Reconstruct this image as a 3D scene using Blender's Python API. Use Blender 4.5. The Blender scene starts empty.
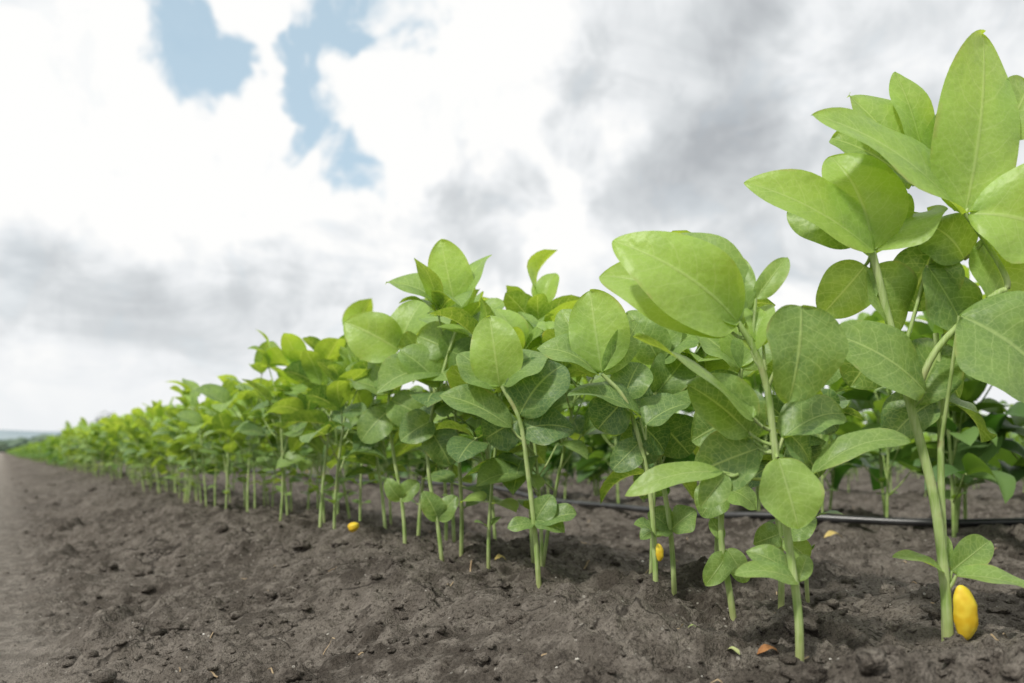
import bpy, bmesh, math, random
import numpy as np
from mathutils import Vector, Matrix

scene = bpy.context.scene
COL = scene.collection
UP = np.array([0, 0, 1.0])

# ------------------------------------------------------------------ noise
_rs = np.random.RandomState(7)
_perm = _rs.permutation(256)
_perm = np.concatenate([_perm, _perm])
_ang = _rs.rand(256) * 2 * np.pi
_gx, _gy = np.cos(_ang), np.sin(_ang)

def gnoise(x, y):
    x = np.asarray(x, float); y = np.asarray(y, float)
    xi = np.floor(x).astype(np.int64); yi = np.floor(y).astype(np.int64)
    xf = x - xi; yf = y - yi
    u = xf * xf * xf * (xf * (xf * 6 - 15) + 10); v = yf * yf * yf * (yf * (yf * 6 - 15) + 10)
    def g(ix, iy, dx, dy):
        h = _perm[(_perm[ix & 255] + iy) & 255]
        return _gx[h] * dx + _gy[h] * dy
    a = g(xi, yi, xf, yf); b = g(xi + 1, yi, xf - 1, yf)
    c = g(xi, yi + 1, xf, yf - 1); d = g(xi + 1, yi + 1, xf - 1, yf - 1)
    return (a + (b - a) * u) * (1 - v) + (c + (d - c) * u) * v

def sstep(a, b, x):
    t = np.clip((x - a) / (b - a), 0, 1)
    return t * t * (3 - 2 * t)

SL = 0.56            # rows run in direction (-0.56, 1)
ROW0 = 0.41
PITCH = 0.75

def height(x, y):
    x = np.asarray(x, float); y = np.asarray(y, float)
    s = x + SL * y
    d = np.hypot(x, y)
    s = s + 0.05 * gnoise(x * 3 + 5, y * 3) * (d < 30)
    bed = -0.010 * (1 - np.cos(2 * np.pi * (s - ROW0) / PITCH))
    bed = np.where(s < ROW0, 0, bed)
    left = sstep(0.36, 0.06, s)
    back = sstep(-0.55, -0.9, s)
    z = bed - 0.052 * left * (1 - back)
    track = sstep(0.09, 0.0, s) * (1 - sstep(-0.45, -0.6, s))
    rough = 1 - 0.72 * track
    near = 1 - sstep(4, 14, d)
    n = 0.018 * gnoise(x * 5, y * 5) + 0.014 * gnoise(x * 12 + 3, y * 12)
    wx = x + .012 * gnoise(x * 22, y * 22 + 50); wy = y + .012 * gnoise(x * 22 + 70, y * 22)
    b1 = np.abs(gnoise(wx * 24, wy * 24 + 9))
    b2 = np.abs(gnoise(wx * 52 + 2, wy * 52))
    b3 = np.abs(gnoise(wx * 105 + 2, wy * 105 + 8))
    patch = .55 + .8 * sstep(-.25, .3, gnoise(x * 4.2 + 20, y * 4.2))
    n2 = (0.011 * b1 + 0.010 * b2 + .0065 * b3) * patch
    lump = sstep(0.12, 0.38, gnoise(wx * 17 + 40, wy * 17 + 11)) * 0.009 * patch + sstep(.18, .30, gnoise(wx * 60, wy * 60 + 31)) * .0040
    z = z + n * rough * near + (n2 + lump) * rough * near
    z = z + 0.004 * gnoise(x * 9, y * 2.5) * track * near
    z = z + 0.02 * gnoise(x * .4, y * .4) * sstep(3, 10, d) 
    return z

# ------------------------------------------------------------------ material helpers
def new_mat(name):
    m = bpy.data.materials.new(name); m.use_nodes = True
    nt = m.node_tree; nt.nodes.clear()
    return m, nt

class NB:
    def __init__(self, nt): self.nt = nt
    def n(self, t, **kw):
        nd = self.nt.nodes.new(t)
        for k, v in kw.items():
            setattr(nd, k, v)
        return nd
    def link(self, a, b): self.nt.links.new(a, b)
    def val(self, sock, v):
        if isinstance(v, bpy.types.NodeSocket): self.link(v, sock)
        else: sock.default_value = v
    def math(self, op, a, b=0.0, c=0.0, clamp=False):
        nd = self.n('ShaderNodeMath', operation=op); nd.use_clamp = clamp
        self.val(nd.inputs[0], a); self.val(nd.inputs[1], b); self.val(nd.inputs[2], c)
        return nd.outputs[0]
    def vmath(self, op, a, b=(0, 0, 0), out=0):
        nd = self.n('ShaderNodeVectorMath', operation=op)
        self.val(nd.inputs[0], a); self.val(nd.inputs[1], b)
        return nd.outputs[out]
    def scale(self, a, s):
        nd = self.n('ShaderNodeVectorMath', operation='SCALE')
        self.val(nd.inputs[0], a); self.val(nd.inputs[3], s)
        return nd.outputs[0]
    def mr(self, v, a, b, c=0.0, d=1.0, smooth=True):
        nd = self.n('ShaderNodeMapRange'); nd.interpolation_type = 'SMOOTHSTEP' if smooth else 'LINEAR'
        self.val(nd.inputs[0], v)
        for i, q in enumerate((a, b, c, d)): self.val(nd.inputs[i + 1], q)
        return nd.outputs[0]
    def mix(self, f, a, b, mode='MIX'):
        nd = self.n('ShaderNodeMix', data_type='RGBA', blend_type=mode)
        self.val(nd.inputs[0], f)
        for s, v in ((nd.inputs[6], a), (nd.inputs[7], b)):
            if isinstance(v, bpy.types.NodeSocket): self.link(v, s)
            else: s.default_value = (v[0], v[1], v[2], 1)
        return nd.outputs[2]
    def noise(self, vec, scale, detail=4, rough=.5, dist=0.0, out=0):
        nd = self.n('ShaderNodeTexNoise')
        if vec is not None: self.link(vec, nd.inputs['Vector'])
        nd.inputs['Scale'].default_value = scale; nd.inputs['Detail'].default_value = detail
        nd.inputs['Roughness'].default_value = rough; nd.inputs['Distortion'].default_value = dist
        return nd.outputs[out]
    def bump(self, h, strength, dist, prev=None):
        nd = self.n('ShaderNodeBump'); nd.inputs['Strength'].default_value = strength
        nd.inputs['Distance'].default_value = dist
        self.link(h, nd.inputs['Height'])
        if prev is not None: self.link(prev, nd.inputs['Normal'])
        return nd.outputs[0]

def make_leaf(name, dark, light, trans=0.42, simple=False):
    m, nt = new_mat(name); b = NB(nt)
    at = b.n('ShaderNodeAttribute', attribute_name='leafuv')
    sep = b.n('ShaderNodeSeparateXYZ'); b.link(at.outputs['Vector'], sep.inputs[0])
    u, v, r = sep.outputs
    vl = (light[0] * 1.45, light[1] * 1.22, light[2] * 3.2)
    oi = b.n('ShaderNodeObjectInfo')
    rr = b.math('ADD', r, b.math('MULTIPLY', b.math('SUBTRACT', oi.outputs['Random'], .5), .3), clamp=True)
    h = None
    if not simple:
        tc = b.n('ShaderNodeTexCoord')
        nz = b.noise(tc.outputs['Object'], 60, 2, .65)
        av = b.math('ABSOLUTE', v)
        uw = b.math('ADD', u, b.math('MULTIPLY', b.math('SUBTRACT', nz, .5), .10))
        sgn = b.math('MULTIPLY', b.math('SIGN', v), .22)
        bend = b.math('MULTIPLY', b.math('POWER', av, 1.4), 0.24)
        q = b.math('MULTIPLY', b.math('SUBTRACT', uw, bend), 6.5)
        lat = b.math('PINGPONG', b.math('ADD', q, sgn), 0.5)
        latm = b.mr(lat, 0.0, 0.065, 1.0, 0.0)
        latm = b.math('MULTIPLY', latm, b.mr(av, 0.5, 1.0, 1.0, 0.0))
        mid = b.mr(av, 0.012, 0.055, 1.0, 0.0)
        vein = b.math('MAXIMUM', b.math('MULTIPLY', latm, 0.6), mid)
        rr = b.math('ADD', rr, b.math('MULTIPLY', b.math('SUBTRACT', nz, .5), .9), clamp=True)
        base = b.mix(rr, dark, light)
        base = b.mix(b.math('MULTIPLY', vein, 0.62), base, vl)
        vor = b.n('ShaderNodeTexVoronoi', feature='DISTANCE_TO_EDGE'); vor.inputs['Scale'].default_value = 300
        b.link(tc.outputs['Object'], vor.inputs['Vector'])
        netm = b.mr(vor.outputs['Distance'], 0, .12, 1, 0)
        base = b.mix(b.math('MULTIPLY', netm, .22), base, vl)
        base = b.mix(b.math('MULTIPLY', b.mr(av, .86, 1.0), b.mr(nz, .52, .68, 0, .6)), base, (.42, .40, .12))
        h = b.math('ADD', b.math('MULTIPLY', mid, -.35), b.math('MULTIPLY', b.noise(tc.outputs['Object'], 230, 1, .5), 1.0))
    else:
        base = b.mix(rr, dark, light)
    geo = b.n('ShaderNodeNewGeometry')
    under = b.mix(0.45, base, (0.29, 0.40, 0.19))
    base2 = b.mix(b.math('MULTIPLY', geo.outputs['Backfacing'], 0.8), base, under)
    p = b.n('ShaderNodeBsdfPrincipled')
    b.link(base2, p.inputs['Base Color'])
    p.inputs['Roughness'].default_value = 0.42
    p.inputs['Specular IOR Level'].default_value = 0.45
    if h is not None: b.link(b.bump(h, 0.6, 0.0009), p.inputs['Normal'])
    t = b.n('ShaderNodeBsdfTranslucent')
    tcol = b.mix(1.0, base, (1.75, 1.45, 0.7), 'MULTIPLY')
    b.link(tcol, t.inputs['Color'])
    mx = b.n('ShaderNodeMixShader'); mx.inputs[0].default_value = trans
    b.link(p.outputs[0], mx.inputs[1]); b.link(t.outputs[0], mx.inputs[2])
    o = b.n('ShaderNodeOutputMaterial'); b.link(mx.outputs[0], o.inputs[0])
    return m

def make_simple(name, c1, c2, scale, rough=.6, bumps=(0.4, 0.0005), sss=0.0, spec=.3, detail=2):
    m, nt = new_mat(name); b = NB(nt)
    tc = b.n('ShaderNodeTexCoord')
    nz = b.noise(tc.outputs['Object'], scale, detail, .6)
    c = b.mix(b.mr(nz, .35, .65), c1, c2)
    p = b.n('ShaderNodeBsdfPrincipled'); b.link(c, p.inputs['Base Color'])
    p.inputs['Roughness'].default_value = rough; p.inputs['Specular IOR Level'].default_value = spec
    if bumps: b.link(b.bump(nz, *bumps), p.inputs['Normal'])
    o = b.n('ShaderNodeOutputMaterial'); b.link(p.outputs[0], o.inputs[0])
    return m

LD, LL = (0.045, 0.145, 0.024), (0.39, 0.60, 0.085)
M_LEAF = make_leaf('soybean_leaf', LD, LL)
M_LEAF_FAR = make_leaf('soybean_leaf_far', (0.05, 0.16, 0.028), (0.31, 0.51, 0.085), simple=True)

def make_stem():
    m, nt = new_mat('soybean_stem'); b = NB(nt)
    tc = b.n('ShaderNodeTexCoord')
    mp = b.vmath('MULTIPLY', tc.outputs['Object'], (900, 900, 60))
    nz = b.noise(mp, 1, 2, .6); n2 = b.noise(tc.outputs['Object'], 55, 2, .5)
    c = b.mix(b.mr(n2, .35, .65), (0.24, 0.36, 0.09), (0.40, 0.50, 0.20))
    c = b.mix(b.mr(nz, .4, .7, 0, .35), c, (.52, .58, .34))
    c = b.mix(b.mr(n2, .58, .70, 0, .5), c, (.25, .17, .07))
    geo = b.n('ShaderNodeNewGeometry'); sp = b.n('ShaderNodeSeparateXYZ'); b.link(geo.outputs['Position'], sp.inputs[0])
    c = b.mix(b.mr(sp.outputs[2], .0, .025, .45, 0), c, (.30, .26, .13))
    p = b.n('ShaderNodeBsdfPrincipled'); b.link(c, p.inputs['Base Color'])
    p.inputs['Roughness'].default_value = .55; p.inputs['Specular IOR Level'].default_value = .3
    b.link(b.bump(nz, .6, .0005), p.inputs['Normal'])
    o = b.n('ShaderNodeOutputMaterial'); b.link(p.outputs[0], o.inputs[0])
    return m
M_STEM = make_stem()
M_STEM_FAR = make_simple('soybean_stem_far', (0.24, 0.36, 0.09), (0.40, 0.50, 0.20), 55, .6, None)
M_COT = make_simple('cotyledon_yellow', (0.66, 0.42, 0.02), (0.80, 0.62, 0.06), 90, .5, (.5, .001))
MATS = [M_LEAF, M_STEM, M_COT]
MATS_FAR = [M_LEAF_FAR, M_STEM_FAR, M_COT]

# ------------------------------------------------------------------ soil
def make_soil():
    m, nt = new_mat('soil'); b = NB(nt)
    geo = b.n('ShaderNodeNewGeometry'); pos = geo.outputs['Position']
    sep = b.n('ShaderNodeSeparateXYZ'); b.link(pos, sep.inputs[0])
    s = b.math('ADD', sep.outputs[0], b.math('MULTIPLY', sep.outputs[1], SL))
    n1 = b.noise(pos, 6, 3, .6); n2 = b.noise(pos, 60, 3, .65); n3 = b.noise(pos, 420, 2, .7)
    s2 = b.math('ADD', s, b.math('MULTIPLY', b.math('SUBTRACT', n1, .5), .20))
    track = b.math('MULTIPLY', b.mr(s2, 0.10, -0.04), b.mr(s2, -0.6, -0.45))
    c = b.mix(b.mr(n1, .35, .66), (0.082, 0.070, 0.058), (0.200, 0.176, 0.150))
    c = b.mix(b.mr(n2, .42, .66, 0, .75), c, (0.28, 0.250, 0.215))
    c = b.mix(b.mr(n3, .32, .52, .7, 0), c, (0.042, 0.035, 0.029))
    c = b.mix(b.math('MULTIPLY', track, .8), c, b.mix(b.mr(n2, .3, .7), (0.21, 0.188, 0.162), (0.33, 0.30, 0.262)))
    vs = b.n('ShaderNodeTexVoronoi'); vs.inputs['Scale'].default_value = 260; b.link(pos, vs.inputs['Vector'])
    sc = b.n('ShaderNodeSeparateColor'); b.link(vs.outputs['Color'], sc.inputs[0])
    speck = b.math('MULTIPLY', b.mr(sc.outputs[0], .955, .962), b.mr(vs.outputs['Distance'], .30, .18))
    c = b.mix(b.math('MULTIPLY', speck, .7), c, (0.5, 0.47, 0.42))
    wv = b.vmath('ADD', pos, b.scale(b.noise(pos, 30, 2, .6, out=1), .05))
    vc = b.n('ShaderNodeTexVoronoi', feature='DISTANCE_TO_EDGE'); vc.inputs['Scale'].default_value = 11
    b.link(wv, vc.inputs['Vector'])
    crack = b.mr(vc.outputs['Distance'], 0.0, b.math('MULTIPLY', n2, .06), 1, 0)
    crack = b.math('MULTIPLY', b.math('MULTIPLY', crack, b.mr(n1, .46, .58)), b.math('SUBTRACT', 1.0, track))
    c = b.mix(b.math('MULTIPLY', crack, .8), c, (0.030, 0.025, 0.021))
    p = b.n('ShaderNodeBsdfPrincipled'); b.link(c, p.inputs['Base Color'])
    p.inputs['Roughness'].default_value = .95; p.inputs['Specular IOR Level'].default_value = .12
    b.link(b.bump(b.noise(pos, 170, 4, .8), 1.0, .009), p.inputs['Normal'])
    o = b.n('ShaderNodeOutputMaterial'); b.link(p.outputs[0], o.inputs[0])
    return m
M_SOIL = make_soil()

def obj_from(name, V, F, mats, fm=None, attr=None, smooth=True, link=True):
    me = bpy.data.meshes.new(name)
    V = np.asarray(V, dtype=np.float32)
    F = np.asarray(F)
    nf, k = F.shape
    me.vertices.add(len(V)); me.vertices.foreach_set('co', V.ravel())
    me.loops.add(nf * k); me.loops.foreach_set('vertex_index', F.astype(np.int32).ravel())
    me.polygons.add(nf); me.polygons.foreach_set('loop_start', np.arange(0, nf * k, k, dtype=np.int32))
    me.polygons.foreach_set('loop_total', np.full(nf, k, dtype=np.int32))
    for m in mats: me.materials.append(m)
    if fm is not None: me.polygons.foreach_set('material_index', np.asarray(fm, dtype=np.int32))
    me.polygons.foreach_set('use_smooth', np.full(len(me.polygons), smooth, dtype=bool))
    if attr is not None:
        a = me.attributes.new('leafuv', 'FLOAT_VECTOR', 'POINT')
        a.data.foreach_set('vector', np.asarray(attr, dtype=np.float32).ravel())
    me.update(calc_edges=True)
    if not link: return me
    ob = bpy.data.objects.new(name, me); COL.objects.link(ob)
    return ob

def axis(lo, hi, step, far_lo, far_hi, g=1.06):
    mid = np.arange(lo, hi, step)
    r = []; x = mid[-1]; st = step
    while x < far_hi: st *= g; x += st; r.append(x)
    l = []; x = lo; st = step
    while x > far_lo: st *= g; x -= st; l.append(x)
    return np.concatenate([np.array(l[::-1]), mid, np.array(r)])

gx = axis(-.9, 0.85, 0.0030, -1800, 1800)
gy = axis(0.32, 1.6, 0.0030, -300, 2500)
X, Y = np.meshgrid(gx, gy)
Z = height(X, Y)
V = np.stack([X.ravel(), Y.ravel(), Z.ravel()], 1)
nx, ny = len(gx), len(gy)
I = np.arange(nx * ny).reshape(ny, nx)
F = np.stack([I[:-1, :-1].ravel(), I[:-1, 1:].ravel(), I[1:, 1:].ravel(), I[1:, :-1].ravel()], 1)
obj_from('soil_ground', V, F, [M_SOIL])

# ------------------------------------------------------------------ clods, stones, straw
def ico(sub):
    bm = bmesh.new(); bmesh.ops.create_icosphere(bm, subdivisions=sub, radius=1)
    V = np.array([v.co[:] for v in bm.verts]); F = np.array([[v.index for v in f.verts] for f in bm.faces])
    bm.free(); return V, F
def scatter_lumps(name, N, ymin, ymax, med, sig, mx, mat, seed, flat=.7, sub=2, smooth=True, rough=.28):
    rs = np.random.RandomState(seed)
    iv, fi = ico(sub)
    shapes = []
    for k in range(8):
        d = 1 + rough * np.array([gnoise(v[0] * 1.7 + k * 7, v[1] * 1.7 + v[2] * 2.3) * 1.6 + .6 * gnoise(v[0] * 4 + k, v[2] * 4 + v[1] * 3) for v in iv])
        shapes.append(iv * d[:, None])
    y = ymin * np.exp(rs.rand(N) * np.log(ymax / ymin)); x = (rs.rand(N) * 2 - 1) * np.maximum(y * .9, .4)
    s = x + SL * y
    clus = gnoise(x * 5 + 9, y * 5) > rs.rand(N) * .7 - .45
    keep = (rs.rand(N) < np.where((s < .04), .25, 1.0)) & clus
    x, y = x[keep], y[keep]; n = len(x)
    size = np.minimum(med * np.exp(rs.randn(n) * sig), mx) * (0.75 + y * .35)
    z = height(x, y)
    Vs, Fs = [], []
    for i in range(n):
        a = rs.rand() * 6.28; ca, sa = np.cos(a), np.sin(a)
        v = shapes[rs.randint(8)] * size[i] * (np.array([1, .6 + .4 * rs.rand(), flat * (.6 + .5 * rs.rand())]))
        w = np.stack([v[:, 0] * ca - v[:, 1] * sa + x[i], v[:, 0] * sa + v[:, 1] * ca + y[i], v[:, 2] + z[i] + size[i] * .1], 1)
        Vs.append(w); Fs.append(fi + i * len(iv))
    return obj_from(name, np.concatenate(Vs), np.concatenate(Fs), [mat], smooth=smooth)
scatter_lumps('soil_clods', 22000, .3, 5, .0015, .6, .007, M_SOIL, 3, rough=.5)
scatter_lumps('soil_clods', 420, .3, 3, .0060, .45, .018, M_SOIL, 4, sub=3, flat=.65, rough=.6)
M_WHITE = make_simple('pale_grit', (0.45, 0.42, 0.37), (0.62, 0.60, 0.55), 300, .8)
scatter_lumps('pale_grit', 750, .33, 3, .0007, .5, .0028, M_WHITE, 5, sub=1)

M_STRAW = make_simple('dry_straw', (0.24, 0.17, 0.10), (0.38, 0.29, 0.18), 90, .8)
rs = np.random.RandomState(11)
Vs, Fs = [], []; c = 0
for i in range(190):
    y = .40 * np.exp(rs.rand() * np.log(8)); x = (rs.rand() * 2 - 1) * y * .8
    if x + SL * y < .1: continue
    L = .003 + .009 * rs.rand(); w = .0003 + .0006 * rs.rand() ; a = rs.rand() * 3.14; bend = rs.randn() * .3
    pts = []
    for k in range(5):
        t = k / 4 - .5; aa = a + bend * t
        pts.append((x + np.cos(aa) * L * t, y + np.sin(aa) * L * t, aa))
    for k, (px, py, aa) in enumerate(pts):
        zz = float(height(px, py)) + .001
        Vs += [(px - np.sin(aa) * w, py + np.cos(aa) * w, zz), (px, py, zz + w * .8), (px + np.sin(aa) * w, py - np.cos(aa) * w, zz)]
    for k in range(4):
        q = c + 3 * k
        Fs += [[q, q + 3, q + 4, q + 1], [q + 1, q + 4, q + 5, q + 2]]
    c += 15
obj_from('straw_litter', Vs, np.array(Fs), [M_STRAW])

# ------------------------------------------------------------------ plant building
def nrm(v):
    v = np.asarray(v, float); l = np.linalg.norm(v)
    return v / l if l > 1e-9 else v

class PM:
    def __init__(self): self.V = []; self.F = []; self.M = []; self.A = []; self.n = 0
    def add(self, V, F, m, A):
        self.V.append(V); self.F.append(np.asarray(F) + self.n); self.M += [m] * len(F); self.A.append(A); self.n += len(V)
    def leaf(self, b, t, w, n, arch=.08, fold=.15, tint=.5, nu=10, nv=6, ph=0., rip=.02):
        b = np.asarray(b, float); t = np.asarray(t, float)
        d = t - b; L = np.linalg.norm(d); d = d / L
        n = np.asarray(n, float); n = nrm(n - d * np.dot(n, d)); side = np.cross(d, n)
        u = np.linspace(0.0, 1, nu + 1); v = np.linspace(-1, 1, nv + 1)
        if nu > 12: u = .5 - .5 * np.cos(np.pi * u)          # finer spacing at both ends keeps the outline round
        pe = .48 + .06 * math.sin(ph * 2.1); te = .60 + .07 * math.sin(ph * 3.3)
        um = pe / (pe + te)
        prof = (np.clip(u, 0, 1) ** pe) * (np.clip(1 - u, 0, 1) ** te) / (um ** pe * (1 - um) ** te)
        U, Vv = np.meshgrid(u, v, indexing='ij'); P = np.meshgrid(prof, v, indexing='ij')[0]
        hw = w * .5 * P * (1 + .10 * math.sin(ph * 5) * Vv + .03 * np.sin(U * 9 + ph))
        lateral = Vv * hw
        curve = arch * L * (4 * U * (1 - U)) - arch * L * 0.9 * U ** 3
        lift = fold * np.abs(lateral) - fold * .35 * (lateral ** 2) / (w * .5) + rip * w * np.sin(U * 11 + ph + 2.0 * np.sign(Vv)) * Vv ** 2
        if nu > 12:
            lift = lift + .04 * w * np.sin(U * 5 + ph * 2 + Vv * 2.2) * np.abs(Vv) + .006 * w * np.cos((U - .24 * np.abs(Vv) ** 1.4) * 6.5 * 2 * np.pi + .22 * 6.28 * np.sign(Vv)) * np.abs(Vv) * (1 - Vv ** 2) * -1.5
        twist = .35 * math.sin(ph * 3) * U * lateral
        sbend = .05 * L * math.sin(ph * 1.7) * U * U
        pos = b + d * (U * L)[..., None] + side * (lateral + sbend)[..., None] + n * (curve + lift + twist)[..., None]
        V = pos.reshape(-1, 3)
        I = np.arange((nu + 1) * (nv + 1)).reshape(nu + 1, nv + 1)
        F = np.stack([I[:-1, :-1].ravel(), I[:-1, 1:].ravel(), I[1:, 1:].ravel(), I[1:, :-1].ravel()], 1)[:, ::-1]
        A = np.stack([U.ravel(), Vv.ravel(), np.full(U.size, tint)], 1)
        self.add(V, F, 0, A)
    def tube(self, pts, r0, r1, m=1, sides=7, sub=4):
        pts = np.asarray(pts, float)
        if len(pts) > 2:
            q = []
            P = np.vstack([2 * pts[0] - pts[1], pts, 2 * pts[-1] - pts[-2]])
            for i in range(1, len(P) - 2):
                for k in range(sub):
                    t = k / sub
                    q.append(.5 * ((2 * P[i]) + (-P[i - 1] + P[i + 1]) * t + (2 * P[i - 1] - 5 * P[i] + 4 * P[i + 1] - P[i + 2]) * t * t + (-P[i - 1] + 3 * P[i] - 3 * P[i + 1] + P[i + 2]) * t ** 3))
            q.append(pts[-1]); pts = np.array(q)
        n = len(pts); V = []
        for i in range(n):
            d = nrm(pts[min(i + 1, n - 1)] - pts[max(i - 1, 0)])
            ref = np.array([1., 0, 0]) if abs(d[0]) < .8 else np.array([0, 1., 0])
            a = nrm(np.cross(d, ref)); bb = np.cross(d, a)
            r = r0 + (r1 - r0) * i / (n - 1)
            for k in range(sides):
                an = 2 * math.pi * k / sides
                V.append(pts[i] + r * (a * math.cos(an) + bb * math.sin(an)))
        F = []
        for i in range(n - 1):
            for k in range(sides):
                k2 = (k + 1) % sides
                F.append([i * sides + k, i * sides + k2, (i + 1) * sides + k2, (i + 1) * sides + k])
        self.add(np.array(V), F, m, np.zeros((len(V), 3)))
    def blob(self, c, ax, m=2, rot=0.):
        nu, nv = 16, 14; V = []; F = []
        for i in range(nv + 1):
            th = math.pi * i / nv
            for k in range(nu):
                ph = 2 * math.pi * k / nu
                x = math.sin(th) * math.cos(ph); y = math.sin(th) * math.sin(ph); z = math.cos(th)
                if y > 0: y *= .35
                x += .22 * (1 - z * z)
                wr = 1 + .07 * math.sin(5 * ph + 3 * z) * math.sin(th) + .05 * math.sin(9 * z + ph)
                x *= wr; y *= wr
                cr, sr = math.cos(rot), math.sin(rot)
                X_, Z_ = x * ax[0], z * ax[2]
                V.append((c[0] + X_ * cr - Z_ * sr, c[1] + y * ax[1], c[2] + X_ * sr + Z_ * cr))
        for i in range(nv):
            for k in range(nu):
                k2 = (k + 1) % nu
                F.append([i * nu + k, (i + 1) * nu + k, (i + 1) * nu + k2, i * nu + k2])
        self.add(np.array(V), F, m, np.zeros((len(V), 3)))
    def mesh(self, name, mats=None):
        return obj_from(name, np.concatenate(self.V), np.concatenate(self.F), mats or MATS, self.M, np.concatenate(self.A), link=False)

def azel(az, el):
    return np.array([math.cos(az) * math.cos(el), math.sin(az) * math.cos(el), math.sin(el)])

def trifoliate(pm, node, az, el, plen, size, rng, tint, hi, lel):
    d = azel(az, el)
    E = node + d * plen + UP * plen * .12
    pm.tube([node, node + d * plen * .5, E], .0011 if hi else .0012, .0008, sides=5 if hi else 3, sub=3 if hi else 1)
    nu, nv = (9, 6) if hi else (4, 2)
    for k, da in enumerate((0, 1.15, -1.15)):
        a2 = az + da + rng.uniform(-.3, .3)
        e2 = lel + rng.uniform(-.5, .5) - (0.1 if k else 0)
        dd = azel(a2, e2)
        sz = size * (1.0 if k == 0 else .9) * rng.uniform(.7, 1.2)
        st = E + dd * (.006 if k == 0 else .002)
        if hi: pm.tube([E, st], .0008, .0007, sides=4)
        n = UP * 1.0 - azel(az, 0) * .35 * (1 if e2 > .3 else 0) + np.array([rng.uniform(-.6, .6), rng.uniform(-.6, .6), 0])
        pm.leaf(st, st + dd * sz, sz * rng.uniform(.58, .78), n, rng.uniform(.0, .18), rng.uniform(.05, .7), tint + rng.uniform(-.3, .3), nu, nv, rng.uniform(0, 6))

def pair(pm, node, az, size, el, rng, tint, hi):
    for s in (0, math.pi):
        a = az + s + rng.uniform(-.2, .2); dd = azel(a, el + rng.uniform(-.2, .3))
        st = node + dd * size * .25
        pm.tube([node, st], .0008, .0007, sides=4 if hi else 3)
        pm.leaf(st, st + dd * size, size * .66, UP + np.array([0, -.25, 0]), .1, .2, tint, 6 if hi else 3, 4 if hi else 2, rng.uniform(0, 6))

def gen_plant(pm, rng, H, org=(0, 0, 0), hi=True, low=0):
    org = np.array(org, float)
    lx, ly = rng.uniform(-.16, .16), rng.uniform(-.16, .16)
    def st(f):
        return org + np.array([lx * H * f * f + .01 * math.sin(f * 5 + lx * 40) * H * 2 * f * .5, ly * H * f * f, f * H])
    pm.tube([st(f) for f in (-.06, .12, .25, .4, .55, .7)], .0020, .0013, sides=7 if hi else 3, sub=3 if hi else 1)
    az = rng.uniform(0, 6.28)
    if rng.random() < .85:
        pair(pm, st(.17), az, rng.uniform(.012, .024), .35, rng, .35, hi)
    if rng.random() < .05: pm.blob(st(.14) + np.array([.004, -.003, 0]), (.003, .003, .005), 2, rng.uniform(-.5, .5))
    if rng.random() < .8:
        pair(pm, st(rng.uniform(.24, .38)), az + 1.5, rng.uniform(.024, .038), .1, rng, .25 + .6 * (rng.random() < .15), hi)
    fs = [.38, .47, .54, .60, .65, .70]
    if low >= 1 and rng.random() < .35: fs = [.30] + fs
    if low >= 2: fs = [.17, .24] + fs
    for i, f in enumerate(fs):
        a = az + i * math.pi + rng.uniform(-.8, .8)
        young = i / (len(fs) - 1)
        trifoliate(pm, st(f), a, rng.uniform(.5, 1.0) + .35 * young, H * rng.uniform(.08, .22), H * rng.uniform(.18, .26) * (1 - .12 * young), rng, .15 + .65 * young, hi, -.05 + .95 * young)
    tip = st(.70)
    for k in range(2):
        dd = azel(az + k * 2.5, 1.2)
        pm.leaf(tip + dd * .004, tip + dd * H * .11, H * .04, azel(az + k * 2.5 + 3.1, .2), .05, .9, .9, 6 if hi else 3, 4 if hi else 2)

# ---------------- foreground plants, modelled one by one.
# each plant is drawn in its own front-elevation sketch units (1 unit = k metres) about its root (rx, ry)
def sketch_plant(base, k, root, stems, leaves, pods=(), thick=.0021):
    pm = PM(); rx, ry = root
    def P(x, y, d=0): return np.array([(x - rx) * k, d * k, (ry - y) * k])
    rng = random.Random(int(rx * 7 + ry))
    for s in stems:
        th = s[0]
        pts = [P(*q) for q in s[1:]]
        pm.tube(pts, thick * th, thick * th * .68, sides=10, sub=5)
    for lf in leaves:
        (bx, by, tx, ty, w, dt, tint, n) = lf[:8]
        db = lf[8] if len(lf) > 8 else 0
        pet = lf[9] if len(lf) > 9 else None
        b = P(bx, by, db); t = P(tx, ty, db + dt)
        nn = {'f': (0, -1, .35), 'u': (0, -.55, .85), 'l': (-.5, -.8, .3), 'r': (.5, -.8, .3), 'b': (.1, .8, .6), 'U': (0, -.35, .95)}[n]
        nn = np.array(nn, float) + np.array([rng.uniform(-.3, .3), 0, rng.uniform(-.15, .2)])
        d = nrm(t - b); n0 = nrm(np.array(nn, float) - d * np.dot(nn, d)); side = np.cross(d, n0)
        ds = nrm(np.array([d[0], 0, d[2]])); perp = np.array([-ds[2], 0, ds[0]])
        pr = max(abs(np.dot(side, perp)), .72)
        pm.leaf(b, t, w * k / pr, nn, rng.uniform(.03, .14), rng.uniform(.12, .5), tint, 22, 14, rng.uniform(0, 6), .04)
        if pet:
            q = [P(*pet), (P(*pet) + b) / 2 + np.array([0, 0, -.001]), b]
            pm.tube(q, thick * .5, thick * .38, sides=7, sub=4)
    for (x, y, a, c, r) in pods:
        pm.blob(P(x, y, -5), (a * k, a * k * .8, c * k), 2, r)
    ob = bpy.data.objects.new('soybean_plant', pm.mesh('soybean_plant'))
    ob.location = (base[0], base[1], 0); COL.objects.link(ob)
    return ob

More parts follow.
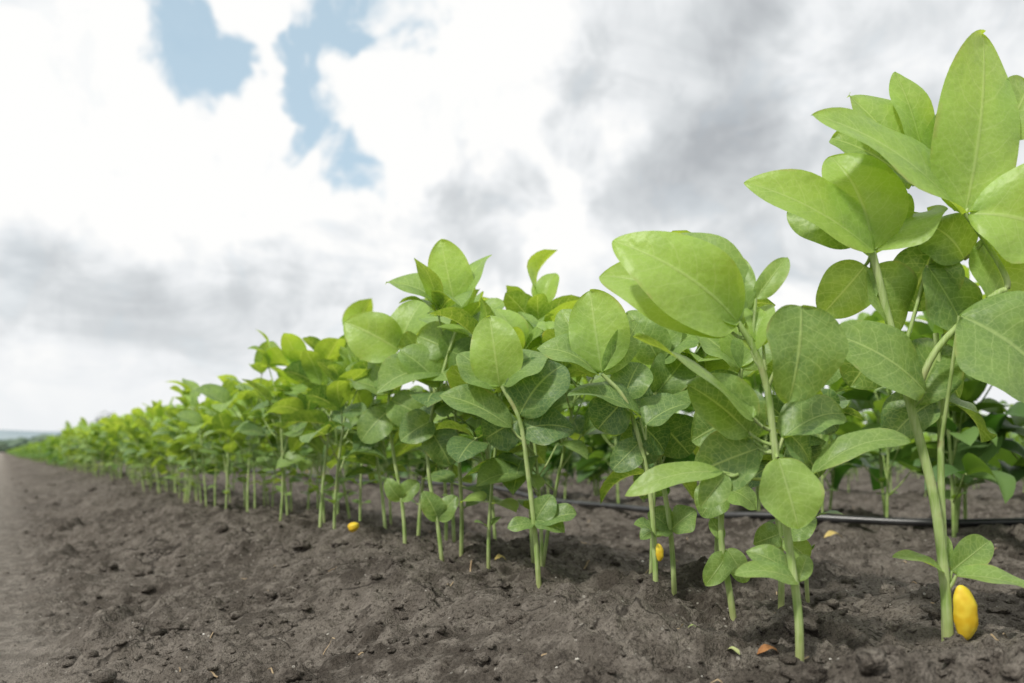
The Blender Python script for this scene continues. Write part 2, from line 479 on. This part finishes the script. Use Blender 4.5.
# plant at the right edge of the view
sketch_plant((.221, .46), .000505, (950, 650),
  [(1.25, (950, 672, 0), (947, 600), (935, 500), (914, 408, 5), (893, 320, 8), (876, 250, 8)),
   (.95, (953, 672, 12), (951, 560, 14), (950, 470, 18), (951, 390, 20), (948, 330, 25)),
   (.85, (914, 408, 5), (935, 350, -5), (985, 300, -10), (1003, 285, -10), (985, 240, 0), (966, 213, 0))],
  [(966, 213, 1000, 24, 94, 15, .85, 'f', 0, None),
   (962, 213, 808, 116, 62, -30, .7, 'u', 0, None),
   (968, 215, 1056, 240, 95, -10, .85, 'f', -4, None),
   (938, 168, 908, 56, 44, 10, .7, 'r', 22, (960, 208, 6)),
   (930, 172, 866, 76, 66, 20, .6, 'f', 24, (938, 170, 22)),
   (926, 176, 850, 118, 62, 20, .4, 'u', 30, (938, 170, 22)),
   (940, 172, 985, 100, 56, 30, .5, 'f', 26, (938, 170, 22)),
   (876, 250, 746, 182, 58, -10, .8, 'f', 5, None),
   (877, 248, 846, 144, 76, 10, .95, 'f', 8, None),
   (880, 252, 940, 196, 66, 25, .7, 'u', 8, None),
   (884, 230, 905, 176, 54, 25, .5, 'f', 18, (878, 255, 8)),
   (870, 235, 800, 200, 50, 20, .4, 'f', 22, (878, 255, 8)),
   (880, 262, 912, 330, 66, 10, .35, 'f', 20, (876, 250, 8)),
   (872, 262, 835, 312, 54, 14, .5, 'f', 16, (876, 250, 8)),
   (935, 262, 978, 335, 66, 5, .2, 'f', 16, (905, 360, 8)),
   (948, 240, 925, 305, 72, 14, .15, 'f', 26, (905, 360, 12)),
   (952, 318, 1044, 394, 116, -20, .3, 'f', -16, (946, 440, 8)),
   (990, 235, 1030, 330, 76, 0, .55, 'f', 14, (985, 240, 0)),
   (975, 255, 940, 215, 60, 8, .45, 'f', 20, (985, 240, 0)),
   (924, 392, 827, 335, 64, -12, .3, 'f', -4, (914, 408, 5)),
   (922, 402, 964, 336, 60, 12, .15, 'f', 20, (930, 470, 0)),
   (960, 400, 1005, 440, 50, 10, .2, 'u', 24, (951, 420, 20)),
   (948, 400, 905, 440, 44, 10, .12, 'u', 30, (951, 430, 20)),
   (950, 360, 985, 395, 50, 10, .12, 'f', 34, (951, 390, 20)),
   (960, 330, 1010, 290, 60, 10, .2, 'f', 34, (950, 360, 25)),
   (900, 330, 870, 385, 60, 10, .10, 'f', 34, (903, 360, 12)),
   (1010, 135, 1050, 66, 60, 10, .6, 'f', 20, (966, 213, 0)),
   (942, 572, 888, 553, 18, -14, .45, 'u', -4, (947, 590, 0)),
   (955, 575, 1030, 586, 24, -16, .4, 'u', -4, (948, 590, 0)),
   (955, 572, 1000, 540, 34, 14, .3, 'f', 6, (948, 590, 0)),
   (944, 575, 958, 535, 16, 14, .35, 'f', 8, (948, 590, 0)),
   ], pods=[(961, 612, 12, 28, .1)], thick=.0022)

# plant in front, centre right
sketch_plant((.135, .427), .000469, (800, 665),
  [(1.1, (800, 690, 0), (799, 620), (792, 560, 2), (783, 500, 2), (775, 440, 4), (769, 390, 4), (755, 350, 0), (738, 322, 0)),
   ],
  [(738, 322, 617, 240, 82, -25, 1.0, 'f', 0, None),
   (742, 326, 670, 224, 66, 25, .5, 'u', 6, (748, 338, 0)),
   (735, 330, 608, 256, 76, 25, .9, 'f', 14, (748, 338, 0)),
   (757, 298, 789, 253, 24, 6, .5, 'r', 4, (752, 345, 0)),
   (742, 312, 748, 250, 34, 10, .5, 'f', 12, (742, 330, 4)),
   (797, 308, 786, 404, 88, -14, .38, 'f', -14, (770, 385, 4)),
   (752, 350, 775, 300, 26, 8, .75, 'l', 2, (760, 365, 2)),
   (764, 345, 750, 300, 22, 8, .85, 'r', 2, (766, 370, 2)),
   (752, 418, 632, 336, 44, -30, .5, 'u', -6, (772, 430, 4)),
   (750, 432, 688, 384, 58, -6, .3, 'f', 6, (774, 445, 4)),
   (762, 448, 708, 474, 60, 18, .2, 'f', 14, (776, 452, 4)),
   (758, 440, 735, 385, 50, 18, .15, 'f', 20, (776, 452, 4)),
   (776, 458, 790, 527, 60, -14, .65, 'f', -8, (777, 452, 4)),
   (786, 438, 854, 408, 38, 14, .25, 'u', 10, (776, 455, 4)),
   (812, 474, 908, 434, 24, -6, .35, 'u', -2, (778, 470, 4)),
   (790, 430, 822, 460, 40, 12, .12, 'f', 16, (776, 455, 4)),
   (797, 582, 733, 566, 22, -14, .4, 'u', -2, (797, 592, 0)),
   (800, 582, 812, 556, 20, 8, .4, 'f', 6, (798, 592, 0)),
   (795, 576, 752, 552, 22, 12, .3, 'u', 8, (797, 592, 0)),
   (724, 472, 626, 492, 24, -10, .65, 'u', 8, (778, 480, 4)),
   (728, 474, 700, 505, 30, -10, .35, 'f', 8, (740, 474, 4)),
   ], thick=.0019)

# slender plants behind it
sketch_plant((.133, .545), .000599, (735, 620),
  [(1.0, (737, 640, 0), (730, 590), (722, 540), (725, 480), (735, 420), (742, 370))],
  [(742, 370, 700, 330, 50, 10, .4, 'u'), (742, 370, 775, 320, 46, 10, .35, 'f'),
   (742, 368, 738, 300, 40, 10, .6, 'f'), (735, 420, 690, 440, 52, -8, .2, 'f'),
   (730, 440, 700, 480, 40, -6, .25, 'f'), (738, 400, 790, 430, 50, 8, .2, 'u'),
   (735, 410, 700, 380, 50, 8, .2, 'f'), (730, 430, 760, 470, 44, 8, .12, 'f'),
   (725, 490, 700, 515, 34, -4, .3, 'f'), (726, 490, 758, 508, 30, -4, .5, 'u'),
   (728, 555, 705, 585, 26, -10, .35, 'f', 0, (726, 560)), (728, 550, 746, 582, 22, -8, .4, 'f', 0, (726, 560)),
   (724, 540, 712, 520, 14, 5, .3, 'f')])
sketch_plant((.17, .575), .000632, (778, 612),
  [(1.0, (778, 632, 0), (778, 560), (775, 500), (790, 430), (800, 380))],
  [(800, 380, 842, 350, 46, 10, .3, 'f'), (800, 380, 775, 330, 46, 10, .45, 'f'), (795, 400, 835, 430, 46, -6, .15, 'f'),
   (800, 376, 815, 310, 46, 10, .5, 'f'), (792, 420, 850, 400, 46, 10, .2, 'u'), (788, 440, 820, 480, 44, 4, .15, 'f'),
   (778, 535, 812, 520, 30, -6, .3, 'f', 0, (777, 548)), (778, 535, 750, 545, 28, -6, .35, 'f', 0, (777, 548)),
   (780, 540, 805, 560, 24, -6, .6, 'f', 0, (777, 548)),
   (790, 430, 760, 400, 40, 5, .2, 'f')])

# pair of stems, centre
sketch_plant((.0935, .595), .000654, (655, 605),
  [(1.0, (656, 625, 0), (655, 560), (651, 500), (642, 450), (625, 400), (602, 374))],
  [(602, 372, 588, 289, 62, 8, .95, 'f'), (604, 374, 642, 318, 30, 12, .5, 'r'), (598, 376, 539, 346, 34, -8, .5, 'u'),
   (598, 374, 560, 306, 44, 14, .6, 'f', 8), (640, 418, 570, 390, 34, -10, .3, 'u', 0, (646, 440)),
   (646, 425, 690, 400, 36, 8, .3, 'u', 0, (646, 440)), (642, 440, 612, 470, 30, -6, .2, 'f', 4, (648, 455)),
   (625, 400, 600, 430, 44, 8, .15, 'f', 8), (636, 420, 670, 450, 40, 8, .15, 'f', 8), (625, 398, 640, 360, 40, 8, .4, 'f', 8),
   (655, 535, 635, 522, 20, -6, .3, 'u', 0, (654, 548))], pods=[(658, 552, 4, 9, .1)], thick=.0019)
sketch_plant((.112, .628), .00069, (675, 597),
  [(1.0, (676, 618, 0), (672, 540), (662, 470), (655, 410), (660, 362))],
  [(660, 362, 628, 312, 42, -6, .45, 'f'), (660, 362, 700, 330, 44, 6, .4, 'u'), (660, 360, 664, 300, 42, 12, .5, 'f'),
   (655, 405, 700, 380, 40, -4, .3, 'u'), (656, 415, 610, 400, 40, 4, .2, 'u'), (658, 420, 690, 455, 46, -4, .2, 'f'),
   (658, 430, 625, 460, 44, 6, .15, 'f'), (656, 395, 690, 350, 44, 8, .3, 'f'),
   (672, 530, 696, 510, 28, -4, .4, 'u', 0, (671, 540)), (671, 530, 650, 512, 24, 4, .3, 'u', 0, (671, 540)),
   (672, 530, 640, 535, 24, -4, .35, 'u', 0, (671, 540))], thick=.0019)

# centre plant
sketch_plant((.020, .659), .000724, (540, 590),
  [(1.1, (541, 612, 0), (536, 540), (528, 470), (520, 420), (502, 386))],
  [(500, 386, 488, 316, 52, -4, .95, 'f'), (503, 386, 550, 350, 38, 10, .5, 'u'), (498, 388, 460, 350, 38, 10, .5, 'u'),
   (520, 415, 560, 360, 54, 4, .2, 'f', 4, (522, 435)), (512, 428, 442, 394, 32, -10, .4, 'u', 0, (523, 440)),
   (522, 430, 575, 425, 38, -4, .15, 'f', 8, (524, 445)), (518, 420, 485, 440, 44, 8, .15, 'f', 8),
   (536, 520, 552, 494, 26, 4, .4, 'f', 0, (535, 530)),
   (537, 524, 576, 512, 20, -6, .35, 'u', 0, (535, 530)), (534, 524, 508, 527, 14, -6, .4, 'u', 0, (535, 530)),
   (536, 520, 565, 530, 20, -8, .4, 'u', 0, (535, 530))], thick=.0019)

# tall pair left of centre
sketch_plant((-.058, .77), .000846, (443, 570),
  [(1.0, (444, 590, 0), (438, 530), (428, 470), (430, 420), (446, 360), (459, 320))],
  [(458, 318, 439, 240, 46, -4, .9, 'f'), (461, 318, 488, 249, 24, 8, .7, 'l'), (456, 318, 388, 279, 30, -6, .6, 'u'),
   (461, 322, 502, 345, 34, 6, .45, 'u'), (446, 360, 470, 330, 40, 8, .4, 'f'), (440, 385, 400, 350, 42, -4, .5, 'f'),
   (432, 420, 400, 440, 36, -4, .25, 'f'), (434, 410, 480, 400, 42, 4, .3, 'u'), (430, 430, 450, 465, 36, -4, .2, 'f'),
   (450, 350, 415, 335, 40, 8, .5, 'f'), (448, 350, 490, 370, 42, 8, .35, 'f'),
   (438, 520, 425, 490, 22, -4, .35, 'f', 0, (437, 530)), (438, 520, 455, 495, 22, -4, .4, 'f', 0, (437, 530))], thick=.0019)
sketch_plant((-.10, .858), .000943, (405, 558),
  [(1.0, (405, 576, 0), (402, 510), (392, 450), (388, 400), (398, 352))],
  [(398, 350, 345, 320, 50, -4, .75, 'f'), (398, 350, 420, 296, 44, 4, .6, 'f'), (400, 352, 450, 332, 40, 4, .5, 'u'),
   (390, 395, 350, 380, 44, 4, .3, 'u'), (390, 400, 425, 420, 40, -4, .2, 'f'), (388, 410, 360, 440, 36, -4, .2, 'f'),
   (396, 360, 370, 385, 44, 4, .3, 'f'),
   (400, 500, 385, 480, 18, -4, .3, 'f'), (400, 500, 418, 482, 18, -4, .3, 'f')], thick=.0019)

# ------------------------------------------------------------------ crop rows (instanced plants)
variants = []
for i in range(16):
    pm = PM(); gen_plant(pm, random.Random(100 + i), .25, low=1)
    variants.append(pm.mesh('soybean_plant_variant'))
lowvars = []
for i in range(8):
    pm = PM(); gen_plant(pm, random.Random(200 + i), .25, hi=False, low=2)
    lowvars.append(pm.mesh('soybean_plant_variant', MATS_FAR))
row2v = []
for i in range(8):
    pm = PM(); gen_plant(pm, random.Random(300 + i), .25, low=2)
    row2v.append(pm.mesh('soybean_plant_variant', MATS_FAR))
clumps = []
for i in range(5):
    rng = random.Random(500 + i); pm = PM()
    for j in range(11):
        t = (j + .5) / 11 * .5 - .25 + rng.uniform(-.02, .02)
        gen_plant(pm, rng, .180 * rng.uniform(.85, 1.1), (rng.uniform(-.06, .06), t, 0), hi=False, low=2)
    clumps.append(pm.mesh('soybean_clump', MATS_FAR))

ROWANG = math.atan2(SL, 1)
def put(parent, me, x, y, rot, sc, tilt=0):
    o = bpy.data.objects.new('plant', me)
    o.location = (x, y, float(height(x, y)) - .002); o.rotation_euler = (tilt, tilt * .6, rot); o.scale = (sc, sc, sc)
    o.parent = parent; COL.objects.link(o)

def row(s0, y0, y1, yhi, spacing, seed, hfac=1.0, width=.06, skip=None, vs=None, drop=.14):
    rng = random.Random(seed)
    e = bpy.data.objects.new('soybean_row', None); COL.objects.link(e)
    y = y0
    while y < min(y1, yhi):
        s = s0 + rng.uniform(-width, width)
        yy = y + rng.uniform(-.015, .015); x = s - SL * yy
        if not (skip and skip(x, yy, s)):
            sc = hfac * rng.uniform(.76, 1.08) * (1.0 - drop * min(1, max(0, (yy - .9) / 1.2)))
            put(e, rng.choice(vs or variants), x, yy, rng.uniform(0, 6.28), sc, rng.uniform(-.16, .16))
        y += spacing * rng.uniform(.6, 1.4)
    y = max(y0, yhi) + .2
    while y < y1:
        x = s0 - SL * y
        put(e, rng.choice(clumps), x, y, ROWANG + (math.pi if rng.random() < .5 else 0), rng.uniform(.88, 1.08), 0)
        y += .42
    return e
r0 = row(ROW0, .66, 70, 5, .0285, 1, 1.03, .075, skip=lambda x, y, s: (y < .95 and s < .40), drop=.22)
for i, (x, y, sc) in enumerate([(.150, .67, .90), (.108, .71, .86), (.195, .60, .76), (-.02, .76, .85)]):
    put(r0, variants[(i * 5 + 2) % 14], x, y, i * 1.9, sc, .05)
row(ROW0 + .02, -1.2, .14, 7, .05, 2)
row(ROW0 + PITCH, -1.0, 45, 3.5, .034, 21, 1.24, .08, vs=row2v)
for i in range(2, 7):
    row(ROW0 + PITCH * i, .3, 36, 3.0, .050, 20 + i, 1.05, .06, vs=lowvars)
row(-1.0, -.6, 60, 2, .05, 60, vs=lowvars)

# ------------------------------------------------------------------ drip irrigation tube
M_TUBE = make_simple('black_polyethylene', (0.02, 0.02, 0.022), (0.045, 0.045, 0.047), 30, .32, (.15, .0004), spec=.6)
pm = PM()
pl = [(2.6, -.9), (1.6, .5), (.76, 1.02), (.70, 1.06), (.52, 1.13), (.36, 1.22), (.26, 1.30), (.163, 1.46), (.06, 1.72), (-.08, 2.0), (-.40, 2.6), (-.72, 3.2), (-1.2, 4.1), (-3.8, 8.7), (-9.4, 18.8)]
pts = []
for i, (x, y) in enumerate(pl):
    zz = max(float(height(x + dx, y + dy)) for dx in (-.03, 0, .03) for dy in (-.04, -.02, 0))
    pts.append((x, y, zz + .004))
pm.tube(pts, .0050, .0050, sides=12, sub=10)
obj_from('drip_irrigation_tube', pm.V[0], np.array(pm.F[0]), [M_TUBE])

# ------------------------------------------------------------------ litter: husk, fallen bits
M_HUSK = make_simple('brown_husk', (0.22, 0.09, 0.03), (0.34, 0.16, 0.06), 250, .7, (.8, .001))
def bit(name, x, y, L, w, az, mat, z=.002, arch=.25):
    pm = PM(); d = azel(az, .1)
    c = np.array([x, y, float(height(x, y)) + z])
    pm.leaf(c - d * L / 2, c + d * L / 2, w, (0, -.3, 1), arch, .5, .5, 8, 6, x * 50, .08)
    o = obj_from(name, pm.V[0], pm.F[0], [mat]); return o
bit('brown_seed_husk', .125, .442, .013, .005, .1, M_HUSK, .002)
M_DRY = make_simple('dry_leaf', (0.42, 0.33, 0.10), (0.55, 0.42, 0.16), 120, .7)
bit('dry_leaf_scrap', .375, 1.06, .028, .009, .2, M_DRY, .004)
bit('dry_leaf_scrap', -.01, .80, .012, .005, .4, M_DRY, .003)
bit('fallen_green_leaf', .105, .435, .009, .003, 2.4, M_STEM, .002)
bit('fallen_green_leaf', .092, .46, .008, .003, .4, M_STEM, .002)
pm = PM(); pm.blob((-.163, .93, float(height(-.163, .93)) + .020), (.006, .006, .005), 2, .4)
obj_from('yellow_cotyledon', np.concatenate(pm.V), np.concatenate(pm.F), MATS, pm.M, np.concatenate(pm.A))

# ------------------------------------------------------------------ distant tree, treeline, hills
M_TREE = make_simple('tree_foliage', (0.030, 0.060, 0.022), (0.06, 0.10, 0.035), 1.5, .8, None)
M_BARK = make_simple('bark', (0.06, 0.045, 0.03), (0.10, 0.08, 0.06), 3, .9, None)
def tree(x, y, H, R, seed):
    rs = np.random.RandomState(seed); pm = PM()
    pm.tube([(0, 0, -.1), (.05, 0, H * .3), (0, .05, H * .75)], .09 * H / 3, .03, 1)
    for k in range(6):
        a = k * 1.05; pm.tube([(0, 0, H * (.25 + .06 * k)), (math.cos(a) * R * .4, math.sin(a) * R * .4, H * (.45 + .06 * k)), (math.cos(a) * R * .7, math.sin(a) * R * .7, H * (.5 + .06 * k))], .04, .015, 1, sides=5)
    cl = []
    for k in range(26):
        a = rs.rand() * 6.28; r = R * math.sqrt(rs.rand()) * .8; h = H * (.3 + .55 * rs.rand()) * (1 - .25 * r / R)
        cl.append((math.cos(a) * r, math.sin(a) * r, h, R * (.18 + .2 * rs.rand())))
    V = []; F = []
    for (cx, cy, cz, cr) in cl:
        for j in range(170):
            d = nrm(rs.randn(3)); p = np.array([cx, cy, cz]) + d * cr * (.6 + .5 * rs.rand())
            a = nrm(rs.randn(3)); b_ = nrm(np.cross(a, d + .3 * rs.randn(3))); s_ = .05 * H / 2.2
            n0 = len(V); V += [p - a * s_, p + b_ * s_ * .5, p + a * s_, p - b_ * s_ * .5]; F.append([n0, n0 + 1, n0 + 2, n0 + 3])
    tr = bpy.data.objects.new('distant_tree', None); tr.location = (x, y, 0); COL.objects.link(tr)
    a = obj_from('trunk', np.concatenate(pm.V), np.concatenate(pm.F), [M_BARK, M_BARK]); a.parent = tr
    c_ = obj_from('crown', np.array(V), np.array(F), [M_TREE], smooth=False); c_.parent = tr
tree(-26.9, 60, 2.7, 1.8, 2)
tree(-46, 100, 2.6, 1.8, 3)

M_TL = make_simple('hazy_treeline', (0.08, 0.125, 0.09), (0.13, 0.18, 0.12), .15, .9, None)  # bluish green: distance haze is mixed into the foliage colour
rs = np.random.RandomState(5); iv, fi = ico(2); Vs = []; Fs = []
for i in range(900):
    a = rs.uniform(-1.25, 1.25); D = 330 + rs.uniform(-12, 12)
    r = rs.uniform(1.8, 4.2) * (.7 + .9 * max(0, gnoise(a * 9, 3.3) + .4))
    c = np.array([math.sin(a) * D, math.cos(a) * D, r * .7])
    Vs.append(iv * (1 + .25 * rs.randn(len(iv), 1)) * np.array([r * 1.5, r, r]) + c); Fs.append(fi + i * len(iv))
obj_from('distant_treeline', np.concatenate(Vs), np.concatenate(Fs), [M_TL], smooth=False)
M_HILL = make_simple('hazy_hills', (0.25, 0.31, 0.34), (0.29, 0.35, 0.37), .01, 1, None)  # aerial perspective painted as a blue-grey base colour, no haze volume
V = []; F = []; N = 240
for i in range(N + 1):
    a = -1.4 + 2.8 * i / N; D = 1300
    h = 26 + 9 * float(gnoise(a * 3.1, 1.7)) + 3 * float(gnoise(a * 14, 4.2))
    for (rr, zz) in ((D - 250, -1), (D - 80, h * .6), (D, h), (D + 200, -1)):
        V.append((math.sin(a) * rr, math.cos(a) * rr, zz))
for i in range(N):
    for k in range(3):
        q = i * 4 + k; F.append([q, q + 4, q + 5, q + 1])
obj_from('hills', np.array(V), np.array(F), [M_HILL])

# ------------------------------------------------------------------ sky
SUN_EL, SUN_AZ = math.radians(50), math.radians(222)   # azimuth clockwise from +Y
w = bpy.data.worlds.new('World'); scene.world = w; w.use_nodes = True
nt = w.node_tree; nt.nodes.clear(); b = NB(nt)
tc = b.n('ShaderNodeTexCoord'); D = tc.outputs['Generated']
sky = b.n('ShaderNodeTexSky'); sky.sky_type = 'NISHITA'; sky.sun_disc = False
sky.sun_elevation = SUN_EL; sky.sun_rotation = SUN_AZ
sky.dust_density = 0.6
sep = b.n('ShaderNodeSeparateXYZ'); b.link(D, sep.inputs[0])
zz = b.math('ADD', b.math('MAXIMUM', sep.outputs[2], 0.0), .25)
comb = b.n('ShaderNodeCombineXYZ')
b.link(b.math('DIVIDE', sep.outputs[0], zz), comb.inputs[0]); b.link(b.math('DIVIDE', sep.outputs[1], zz), comb.inputs[1])
plane = comb.outputs[0]
warp = b.vmath('SUBTRACT', b.noise(D, 6.0, 4, .6, out=1), (.5, .5, .5))
Dw = b.vmath('NORMALIZE', b.vmath('ADD', D, b.scale(warp, .30)))
def blob(px, py, r, soft=0.05):
    c = Vector(((px - 512) / 910, 1, (452 - py) / 910)).normalized()
    d = b.vmath('DOT_PRODUCT', Dw, tuple(c), out=1)
    return b.mr(d, math.cos(r), math.cos(r * soft))
def total(items):
    acc = None
    for (px, py, r, wt) in items:
        v = b.math('MULTIPLY', blob(px, py, r), wt)
        acc = v if acc is None else b.math('ADD', acc, v)
    return acc
n_det = b.noise(plane, 2.6, 4, .58, .5)
n_puff = b.noise(D, 11, 5, .6, .5)
grey = total([(650, 105, .17, .40), (745, 175, .18, .30), (480, 205, .085, .62), (860, 90, .22, .18), (90, 290, .13, .34), (250, 310, .13, .32),
              (1000, 150, .13, .14)])
white = total([(430, 60, .17, .40), (520, 150, .11, .35), (250, 150, .17, .28), (110, 130, .16, .28), (30, 120, .14, .16), (545, 195, .05, .3), (60, 30, .12, .15), (900, 30, .10, .15)])
base = b.math('ADD', b.mr(n_det, .32, .68, -.10, .30), b.mr(n_puff, .36, .64, -.14, .13))
g = b.math('SUBTRACT', b.math('ADD', base, grey), white)
g = b.math('ADD', b.math('MULTIPLY', g, b.mr(sep.outputs[2], 0.02, .18, .12, 1)), b.mr(sep.outputs[2], 0.0, .18, .18, 0))
g = b.math('MINIMUM', b.math('MAXIMUM', g, 0.0), 1.0)
ramp = b.n('ShaderNodeValToRGB'); b.link(g, ramp.inputs[0])
el = ramp.color_ramp.elements
el[0].position = 0; el[0].color = (1.0, 1.0, .99, 1)
el[1].position = 1; el[1].color = (.46, .485, .51, 1)
e = el.new(.20); e.color = (.88, .90, .915, 1)
e = el.new(.5); e.color = (.68, .71, .73, 1)
blue = total([(180, 22, .085, 1.1), (215, 5, .06, .6), (378, 6, .085, 1.1), (330, 60, .04, .4), (300, 78, .042, 1.0), (348, 132, .055, .9)])
bm_ = b.mr(b.math('ADD', blue, b.mr(n_puff, .35, .65, -.4, .4)), .25, 1.1, 0, .85)
skyc = b.mix(1.0, sky.outputs[0], (.12, .12, .12), 'MULTIPLY')
skyc = b.mix(.5, skyc, (.62, .88, 1.0))
col = b.mix(bm_, ramp.outputs[0], skyc)
bg = b.n('ShaderNodeBackground'); b.link(col, bg.inputs[0]); bg.inputs[1].default_value = 1.0
o = b.n('ShaderNodeOutputWorld'); b.link(bg.outputs[0], o.inputs[0])

sd = bpy.data.lights.new('sun', 'SUN'); sd.energy = 3.0; sd.angle = math.radians(5); sd.color = (1, .96, .88)
so = bpy.data.objects.new('sun', sd); COL.objects.link(so)
dirv = Vector((math.sin(SUN_AZ) * math.cos(SUN_EL), math.cos(SUN_AZ) * math.cos(SUN_EL), math.sin(SUN_EL)))
so.rotation_euler = (-dirv).to_track_quat('-Z', 'Y').to_euler()

# ------------------------------------------------------------------ camera
cd = bpy.data.cameras.new('camera'); cam = bpy.data.objects.new('camera', cd); COL.objects.link(cam)
cam.location = (0, 0, .1); cam.rotation_euler = (math.radians(90), 0, 0)
cd.sensor_width = 36; cd.lens = 32; cd.shift_y = (452 - 341.5) / 1024
cd.clip_start = .01; cd.clip_end = 6000
cd.dof.use_dof = True; cd.dof.focus_distance = .54; cd.dof.aperture_fstop = 11
scene.camera = cam
scene.view_settings.view_transform = 'Standard'; scene.view_settings.look = 'None'
scene.view_settings.exposure = 0; scene.view_settings.gamma = 1
